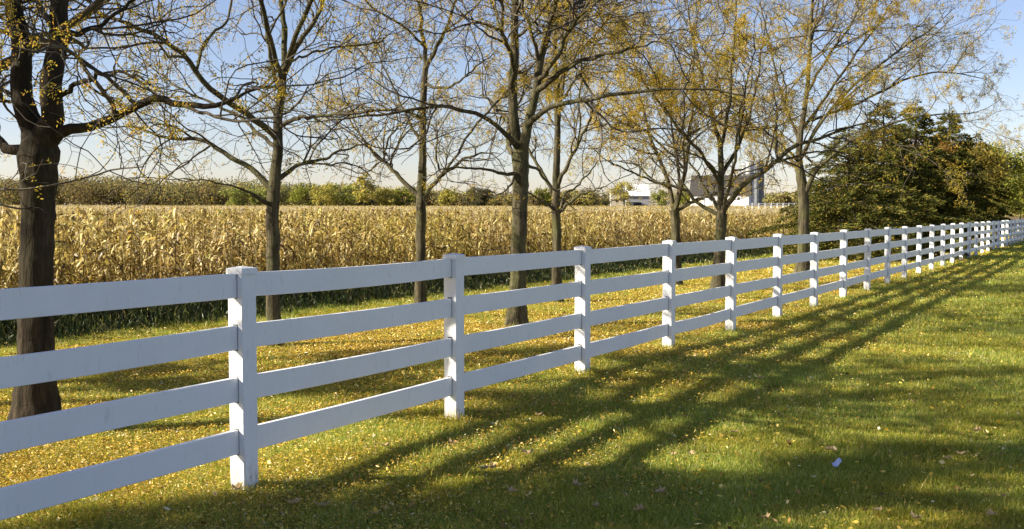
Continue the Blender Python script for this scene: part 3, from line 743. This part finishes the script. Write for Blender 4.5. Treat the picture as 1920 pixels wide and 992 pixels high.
def make_grass():
    rng = np.random.default_rng(12); parts = []
    for (n, y0, y1, w0, h0) in ((680000, 4.6, 8.5, .0029, .034), (560000, 8.5, 16, .0050, .038), (380000, 16, 34, .012, .052), (260000, 34, 120, .045, .065)):
        x, y = scatter(n, y0, y1, rng); n = len(x)
        clump = .75 + .45 * np.sin(x * 5.1 + np.sin(y * 3.3) * 2) * np.sin(y * 4.7 + np.sin(x * 2.7) * 2)
        h = h0 * np.exp(rng.normal(size=n) * .34) * (clump * .75 + .38); ww = w0 * rng.uniform(.7, 1.3, n) * (y / y0) ** .6
        a = rng.uniform(0, 2 * math.pi, n); t = rng.normal(size=(n, 2)) * .42
        b = np.c_[x, y, gh(x, y) - .004]
        side = np.c_[np.cos(a), np.sin(a), np.zeros(n)] * (ww / 2)[:, None]
        tip = b + np.c_[t[:, 0] * h, t[:, 1] * h, h]
        if y0 < 8:
            mid = b + np.c_[t[:, 0] * h * .3, t[:, 1] * h * .3, h * .55]
            v = np.stack([b - side, b + side, mid + side * .8, tip, mid - side * .8], 1).reshape(-1, 3)
            i = (np.arange(n) * 5)[:, None]
            parts.append((v, i + np.array([[0, 1, 2, 4]]), 0))
            parts[-1] = (v, i + np.array([[0, 1, 2, 4]]), 0)
            v2 = v.copy()
            # tip triangle shares the blade's vertices: build as degenerate-free second set below
            parts.append(("tri", len(parts) - 1, i + np.array([[4, 2, 3]])))
        else:
            v = np.stack([b - side, b + side, tip], 1).reshape(-1, 3)
            parts.append((v, (np.arange(n) * 3)[:, None] + np.array([[0, 1, 2]]), 0))
    # longer untrimmed blades round the posts and trunks
    cx, cy, cr = [], [], []
    for k in range(-2, 22):
        px_, py_ = xy(S0 + k * PITCHM, FQ); cx.append(px_); cy.append(py_); cr.append(.075)
    for o_ in bpy.data.objects:
        if o_.name.startswith("locust_tree"): cx.append(o_.location.x); cy.append(o_.location.y); cr.append(.24)
    cx, cy, cr = np.array(cx), np.array(cy), np.array(cr)
    i_ = rng.integers(0, len(cx), 11000); a = rng.uniform(0, 6.28, len(i_)); rr = cr[i_] + np.abs(rng.normal(size=len(i_))) * .05
    x = cx[i_] + np.cos(a) * rr; y = cy[i_] + np.sin(a) * rr; n = len(x)
    h = .075 * np.exp(rng.normal(size=n) * .35); ww = .004 * (1 + np.maximum(y, 1) / 14)
    b = np.c_[x, y, gh(x, y) - .004]; a2 = rng.uniform(0, 6.28, n); side = np.c_[np.cos(a2), np.sin(a2), np.zeros(n)] * ww[:, None] / 2
    tip = b + np.c_[rng.normal(size=(n, 2)) * .5 * h[:, None], h]
    parts.append((np.stack([b - side, b + side, tip], 1).reshape(-1, 3), (np.arange(n) * 3)[:, None] + np.array([[0, 1, 2]]), 0))
    # resolve shared-vertex triangle sets
    out = []
    for p in parts:
        if isinstance(p[0], str):
            v, q, _ = parts[p[1]]
            n = len(v) // 5; i = (np.arange(n) * 5)[:, None]
            out.pop()
            out.append((v, np.concatenate([i + np.array([[0, 1, 2]]), i + np.array([[0, 2, 4]]), i + np.array([[4, 2, 3]])]), 0))
        else: out.append(p)
    o = build("lawn_grass", out, M['grass']); tag(o, "short green lawn grass on both sides of the fence", "grass", None, "stuff")
make_grass()

def make_weeds():
    rng = np.random.default_rng(13)
    n = 62000; s = rng.uniform(2, 105, n) ** 1.0; q = -12.5 - 1.9 * rng.random(n) ** .8
    q += .15 * np.sin(s * 1.1)
    x, y = xy(s, q); k = (y > 3) & (np.abs(x / y) < .62); x, y, q, s = x[k], y[k], q[k], s[k]; n = len(x)
    h = (.12 + .40 * np.clip((-12.5 - q) / 1.3, 0, 1)) * rng.uniform(.5, 1.35, n) * (.8 + .3 * np.sin(s * 2.3) * np.sin(s * .7))
    a = rng.uniform(0, 6.28, n); w_ = .014 * (1 + y / 25) * rng.uniform(.6, 1.5, n)
    b = np.c_[x, y, gh(x, y)]; sd = np.c_[np.cos(a), np.sin(a), np.zeros(n)] * w_[:, None] / 2
    l = rng.normal(size=(n, 2)) * .35
    mid = b + np.c_[l[:, 0] * h * .3, l[:, 1] * h * .3, h * .6]; tip = b + np.c_[l[:, 0] * h, l[:, 1] * h, h * .95]
    v = np.stack([b - sd, b + sd, mid + sd, tip, mid - sd], 1).reshape(-1, 3); i = (np.arange(n) * 5)[:, None]
    f = np.concatenate([i + np.array([[0, 1, 2]]), i + np.array([[0, 2, 4]]), i + np.array([[4, 2, 3]])])
    o = build("verge_weeds", [(v, f)], M['weed']); tag(o, "rank dark green weeds along the foot of the corn", "weeds", None, "stuff")
make_weeds()

def make_litter():
    rng = np.random.default_rng(14); parts = []
    for (n, y0, y1, sz) in ((300000, 4.6, 12, .0125), (420000, 12, 30, .021), (130000, 30, 90, .06)):
        x, y = scatter(n * 2, y0, y1, rng, q0=-12.9); s, q = sq(x, y)
        dens = 1.25 * np.exp(-((q + 8.0) / 3.3) ** 4) + .045 + .32 * np.exp(-((q + 3.9) / 1.4) ** 2)
        pt = .75 + .5 * np.sin(x * 1.7 + 1.3 * np.sin(y * 1.1)) * np.sin(y * 1.9 + 1.1 * np.sin(x * 1.3))
        dens *= np.clip(pt, .12, 1.2)
        k = rng.random(len(x)) < dens * .75; x, y = x[k], y[k]; n = len(x)
        d = rdir(n, rng, .35); sc = (y / y0) ** .6
        c = np.c_[x, y, gh(x, y) + rng.uniform(.010, .055, n)]
        parts.append((*cards(c, d, unit(np.cross(d, rdir(n, rng))*np.array([1, 1, .4])), np.exp(rng.normal(size=n) * .45) * sz * sc, np.exp(rng.normal(size=n) * .4) * .5 * sz * sc), 0))
    x, y = scatter(2400, 4.6, 30, rng, q0=-12.9); n = len(x)
    d = rdir(n, rng, .5); c = np.c_[x, y, gh(x, y) + rng.uniform(.02, .05, n)]
    parts.append((*cards(c, d, unit(np.cross(d, rdir(n, rng))), rng.uniform(.022, .055, n), rng.uniform(.014, .034, n)), 0))
    o = build("fallen_leaflets", parts, M['litter']); tag(o, "small yellow leaflets strewn over the grass", "fallen leaves", None, "stuff")
make_litter()

def make_dry_leaves():
    m = leaf_mat("dry_maple_leaf", [(0, (.30, .18, .07)), (.5, (.48, .34, .17)), (1, (.68, .58, .38))], .3, .0)
    rng = np.random.default_rng(15)
    spots = [(965, 935), (1265, 862), (1560, 850), (440, 925), (850, 842), (990, 858), (920, 885), (905, 888), (1085, 922), (1120, 960), (1200, 968), (1300, 862), (720, 848), (1380, 815), (1430, 716), (1788, 680), (1720, 760), (1860, 680), (1785, 868), (1810, 860), (1840, 815), (1655, 970), (1730, 985), (1440, 985), (700, 975), (600, 957), (545, 950), (1010, 790), (1240, 935), (1870, 975)]
    lobes = [(0, 0), (.18, .22), (.5, .12), (.42, .34), (.62, .52), (.34, .52), (.30, .78), (.12, .66), (0, 1.0)]
    for (u, v) in spots:
        dpt = EYE * F / (v - HOR); x = (u - 960) / F * dpt; y = dpt
        z = float(gh(x, y)) + .05; sz = rng.uniform(.05, .095); a = rng.uniform(0, 6.28)
        cx = [(p, q) for p, q in lobes] ; curl = rng.uniform(.6, 1.6); vs = []; fs = []
        for (p, q) in cx:
            for sgn in (-1, 0, 1):
                X = p * sgn * sz; Y = (q - .5) * sz
                Z = (curl * (p * abs(sgn)) ** 2 + .5 * curl * (q - .5) ** 2) * sz + rng.normal() * .003
                vs.append((x + X * math.cos(a) - Y * math.sin(a), y + X * math.sin(a) + Y * math.cos(a), z + Z))
        for k in range(len(cx) - 1):
            for j in (0, 1): fs.append((k * 3 + j, k * 3 + j + 1, k * 3 + 4 + j, k * 3 + 3 + j))
        vs = np.array(vs); o = build("dry_leaf", [(vs - np.array([x, y, z]), np.array(fs))], m); o.location = (x, y, z)
        tag(o, "curled pale brown leaf lying on the open grass", "leaf", "large curled brown leaves on the lawn")
make_dry_leaves()

def make_scrap():
    dpt = EYE * F / (879 - HOR); x = (1577 - 960) / F * dpt; y = dpt; z = float(gh(x, y)) + .06
    m = plain("scrap_plastic", (.50, .56, .74), .4, .06, 20)
    vs, fs = [], []; nx, ny = 8, 4
    for i in range(nx):
        for j in range(ny):
            a, b = i / (nx - 1) - .5, j / (ny - 1) - .5
            X = a * .075; Y = b * .034 * (1 - .5 * max(0, a)); Z = .010 * math.sin(a * 6) + .022 * b * b * 4 * .4 + a * .02 + b * .02
            c, s = math.cos(.45), math.sin(.45); vs.append((x + X * c - Y * s, y + X * s + Y * c, z + Z))
    fs = [(i * ny + j, (i + 1) * ny + j, (i + 1) * ny + j + 1, i * ny + j + 1) for i in range(nx - 1) for j in range(ny - 1)]
    vs = np.array(vs) - np.array([x, y, z]); top = vs + np.array([0, 0, .0012])
    o = build("litter_scrap", [(vs, fs), (top, fs)], m, smooth=True); o.location = (x, y, z)
    tag(o, "small folded bluish white scrap of wrapper in the grass at lower right", "litter")
make_scrap()

# ------------------------------------------------------------------ farm and far trees
def farm():
    wall = plain("white_boards", (.80, .80, .78), .7, .06, .6, (1, 1, .1))
    roof = plain("dark_shingle", (.040, .036, .032), .8, .25, .8)
    metal = plain("galvanised_steel", (.11, .12, .135), .45, .2, .35, (1, 1, 2.5))
    conc = plain("pale_concrete", (.60, .60, .58), .8, .1, .4)
    tan = plain("cream_siding", (.62, .56, .44), .8, .08, .5)
    dark = plain("dark_opening", (.03, .03, .03), .6)
    D = 450.0
    X = lambda u, d=D: (u - 960) / F * d
    Z = lambda v, d=D: EYE + (HOR - v) / F * d
    gz = float(gh(X(1356), D))
    def gable(x0, x1, y0, y1, z0, ze, zr, hip=0):
        """walls and roof, ridge along x"""
        ym = (y0 + y1) / 2
        wv = np.array([(x0, y0, z0), (x1, y0, z0), (x1, y1, z0), (x0, y1, z0), (x0, y0, ze), (x1, y0, ze), (x1, y1, ze), (x0, y1, ze), (x0, ym, zr - .2), (x1, ym, zr - .2)])
        wf = [(0, 1, 5, 4), (1, 2, 6, 5), (2, 3, 7, 6), (3, 0, 4, 7)]
        wt = [(4, 8, 7), (5, 6, 9)]
        o = .5; sl = (zr - ze) / (ym - y0)
        top = lambda x, y: ze + sl * (y - y0) if y <= ym else zr - sl * (y - ym)
        rv = []
        for x in (x0 - o, x1 + o):
            for (yy, dz) in ((y0 - o, 0), (ym, 0), (y1 + o, 0), (y1 + o, .25), (ym, .25), (y0 - o, .25)):
                zz = zr if yy == ym else ze - sl * o
                rv.append((x, yy, zz + dz))
        rf = [(0, 1, 7, 6), (1, 2, 8, 7), (2, 3, 9, 8), (3, 4, 10, 9), (4, 5, 11, 10), (5, 0, 6, 11)]
        rt = [(0, 5, 4), (0, 4, 1), (1, 4, 3), (1, 3, 2), (6, 10, 11), (6, 7, 10), (7, 9, 10), (7, 8, 9)]
        return [(wv, wf), (wv, wt)], [(np.array(rv), rf), (np.array(rv), rt)]
    x0, x1 = X(1303), X(1411); ze, zr = Z(364), Z(329)
    b = empty("barn", ((x0 + x1) / 2, D + 7, gz), "long white barn with a tall dark shingle roof beside the silos", "barn")
    wl, rf = gable(x0, x1, D, D + 14, gz - .5, ze, zr)
    build("wall", wl, wall, b); ro = build("roof", rf, roof, b)
    yd = D + 3.2; sl = (zr - ze) / 7
    zc = ze + sl * 3.2
    xd = X(1368)
    w2, r2 = gable(xd - 1.8, xd + 1.8, D + 2.0, D + 5.5, ze + sl * 2.0 - .2, Z(347), Z(342))
    dm = build("dormer", w2, wall, b); rr = build("dormer_roof", r2, roof, b); rr.parent = dm
    for u in (1326, 1392):
        build("window", [box((X(u), D - .04, ze - 2.0), (1.0, .08, 1.2))], dark, b)
    build("door", [box((X(1352), D - .06, gz + 1.9), (3.4, .12, 3.8))], tan, b)
    b.rotation_euler.z = math.radians(-17)
    def silo(u, d, wpx, vtop, m, m2, label):
        x = X(u, d); r = wpx / 2 / F * d; g = float(gh(x, d)); zt = Z(vtop, d); body = zt - r * .75
        s = empty("silo", (x, d, g), label, "silo", "silos beside the barn")
        n = 24; prof = []
        k = 0; z = 0
        H = body - g
        while z < H:                                  # hoops as slight ribs
            prof += [(r, z), (r, z + .7), (r * 1.012, z + .72), (r * 1.012, z + .82)]; z += .84
        prof += [(r, H)]
        build("body", [lathe(prof, (x, d, g), n)], m, s, smooth=False)
        dome = [(r * 1.02, 0)] + [(r * 1.02 * math.cos(t), r * .75 * math.sin(t)) for t in np.linspace(.05, 1.52, 8)]
        build("dome", [lathe(dome, (x, d, body + .02), n)], m2, s, smooth=True)
        build("chute", [box((x - r * .5, d - r * .95, g + H / 2), (.9, .9, H))], m, s)
    silo(1422, 447, 19, 300, metal, metal, "dark steel silo with a domed top, rightmost of the silos")
    silo(1405, 468, 16, 302, conc, metal, "pale concrete silo behind the right end of the barn roof")
    silo(1394, 480, 7, 307, conc, conc, "slim white silo, narrowest, left of the concrete one")
    d2 = 440.0
    x0, x1 = X(1174, d2), X(1216, d2); g2 = float(gh(x0, d2))
    sh = empty("farm_shed", ((x0 + x1) / 2, d2 + 5, g2), "low shed with a bright white metal roof left of the barn", "shed")
    wl, rf = gable(x0, x1, d2, d2 + 10, g2 - .5, Z(366, d2), Z(347, d2))
    build("wall", wl, plain("grey_boards", (.38, .38, .37), .8), sh); build("roof", rf, wall, sh)
    build("door", [box(((x0 + x1) / 2, d2 - .06, g2 + 1.7), (3.2, .12, 3.4))], dark, sh)
    x0, x1 = X(1145, d2 - 8), X(1167, d2 - 8); g2 = float(gh(x0, d2 - 8))
    oh = empty("outbuilding", ((x0 + x1) / 2, d2, g2), "small cream outbuilding at the left end of the farm", "outbuilding")
    wl, rf = gable(x0, x1, d2 - 8, d2 - 2, g2 - .5, Z(361, d2), Z(354, d2))
    build("wall", wl, tan, oh); build("roof", rf, plain("grey_roof", (.30, .29, .28), .8), oh)
    build("window", [box(((x0 + x1) / 2, d2 - 8.04, g2 + 4.2), (1, .08, 1.2))], dark, oh)
    # distant white paddock fence in the field
    fx = empty("paddock_fence", (X(1450, 150), 150, float(gh(X(1450, 150), 150))), "far white paddock fence standing above the corn below the silos", "fence")
    P0 = at(1398, 400, 150.0); P1 = at(1500, 396, 168.0)
    n = 9; far = []
    for k in range(n + 1):
        p = P0 + (P1 - P0) * k / n; g = float(gh(p[0], p[1]))
        build("post", [box((p[0], p[1], g + 1.15), (.15, .15, 2.3))], wall, fx)
    for hz in (1.95, 2.2):
        for k in range(n):
            a = P0 + (P1 - P0) * k / n; c = P0 + (P1 - P0) * (k + 1) / n; mth = (a + c) / 2
            L = np.linalg.norm((c - a)[:2]); an = math.atan2(c[1] - a[1], c[0] - a[0])
            build("rail", [box((mth[0], mth[1], float(gh(mth[0], mth[1])) + hz), (L, .05, .12), an)], wall, fx)
farm()

def far_wood():
    rng = np.random.default_rng(31)
    parts, tp = [], []
    # the closed wood: many crowns on the far side of the field
    for row, (d, n) in enumerate(((395, 150), (360, 170), (335, 190))):
        for k in range(n):
            u = -260 + (2350) * (k + rng.random()) / n
            if 1130 < u < 1445 and row > 0: continue
            dd = d + rng.normal() * 8 + (170 if 1130 < u < 1445 else 0)
            x = (u - 960) / F * dd
            top = np.interp(u, [-200, 0, 130, 300, 480, 560, 700, 900, 1130, 1500, 2100], [322, 327, 329, 333, 336, 342, 350, 357, 358, 362, 356]) + rng.normal() * 3.5 + 5 * math.sin(u * .021 + row) * math.sin(u * .0063 + 1) + row * 5
            g = float(gh(x, dd)); h = EYE + (HOR - top) / F * dd - g; h = max(h, 3)
            R = h * rng.uniform(.30, .75); nn = 620
            e = rdir(nn, rng) * (rng.random((nn, 1)) ** .4)
            c = np.c_[x + e[:, 0] * R, dd + e[:, 1] * R, g + h * .55 + e[:, 2] * h * .45]
            e2 = rdir(nn, rng); sz = .5
            parts.append((*cards(c, e2, unit(np.cross(e2, rdir(nn, rng))), rng.uniform(.6, 1.4, nn) * sz * 1.3, rng.uniform(.6, 1.4, nn) * sz), 0))
    o = build("far_wood", parts, M['f_far']); tag(o, "hazy olive and russet wood along the far edge of the field", "wood", None, "stuff")
far_wood()
edge = [(440, 318, 352, 'f_lime', "pale green rounded tree right beside the slender second trunk, at the field's far edge"),
        (486, 322, 345, 'f_lime', "bright lime tree seen left of the slender second trunk across the field"),
        (575, 318, 342, 'f_olive', "olive tree in the far treeline between the second and third trunks"),
        (612, 310, 337, 'f_yellow', "yellowish tree left of the tallest poplar-like tree across the field"),
        (648, 312, 340, 'f_lime', "light green tree touching the tallest far tree on its left"),
        (683, 300, 318, 'f_yellow', "tallest far tree, yellow-green and narrow, above the field's edge"),
        (722, 305, 345, 'f_yellow', "low yellow tree right of the tallest far tree"),
        (755, 308, 352, 'f_olive', "small olive tree just left of the third trunk across the field"),
        (840, 305, 356, 'f_yellow', "yellow-green bush-like tree between third and centre trunks"),
        (897, 320, 349, 'f_dark', "dark pointed tree across the field, left of the centre trunk"),
        (1020, 318, 352, 'f_olive', "olive tree across the field right of the centre trunk"),
        (1100, 330, 356, 'f_yellow', "yellowing tree to the left of the cream outbuilding"),
        (1170, 425, 333, 'f_yellow', "orange-yellow tree rising over the cream outbuilding"),
        (1236, 410, 352, 'f_lime', "green tree between the white-roofed shed and the barn"),
        (1280, 465, 338, 'f_olive', "olive tree at the barn's left end"),
        (1462, 400, 357, 'f_olive', "olive tree to the right of the silos"),
        (1485, 405, 355, 'f_rust', "brownish tree farthest right of the silos")]
for k, (u, d, v, mk, lb) in enumerate(edge):
    x = fp(u, d); g = float(gh(x, d)); h = EYE + (HOR - v) / F * d - g
    blob_tree("field_tree", x, float(d), h, h * (.36 if v < 320 else .42 if 1130 < u < 1290 else .72), 70 + k, lb, M[mk], 2600, .55, "trees along the far field edge", .08, 22, gz=g)
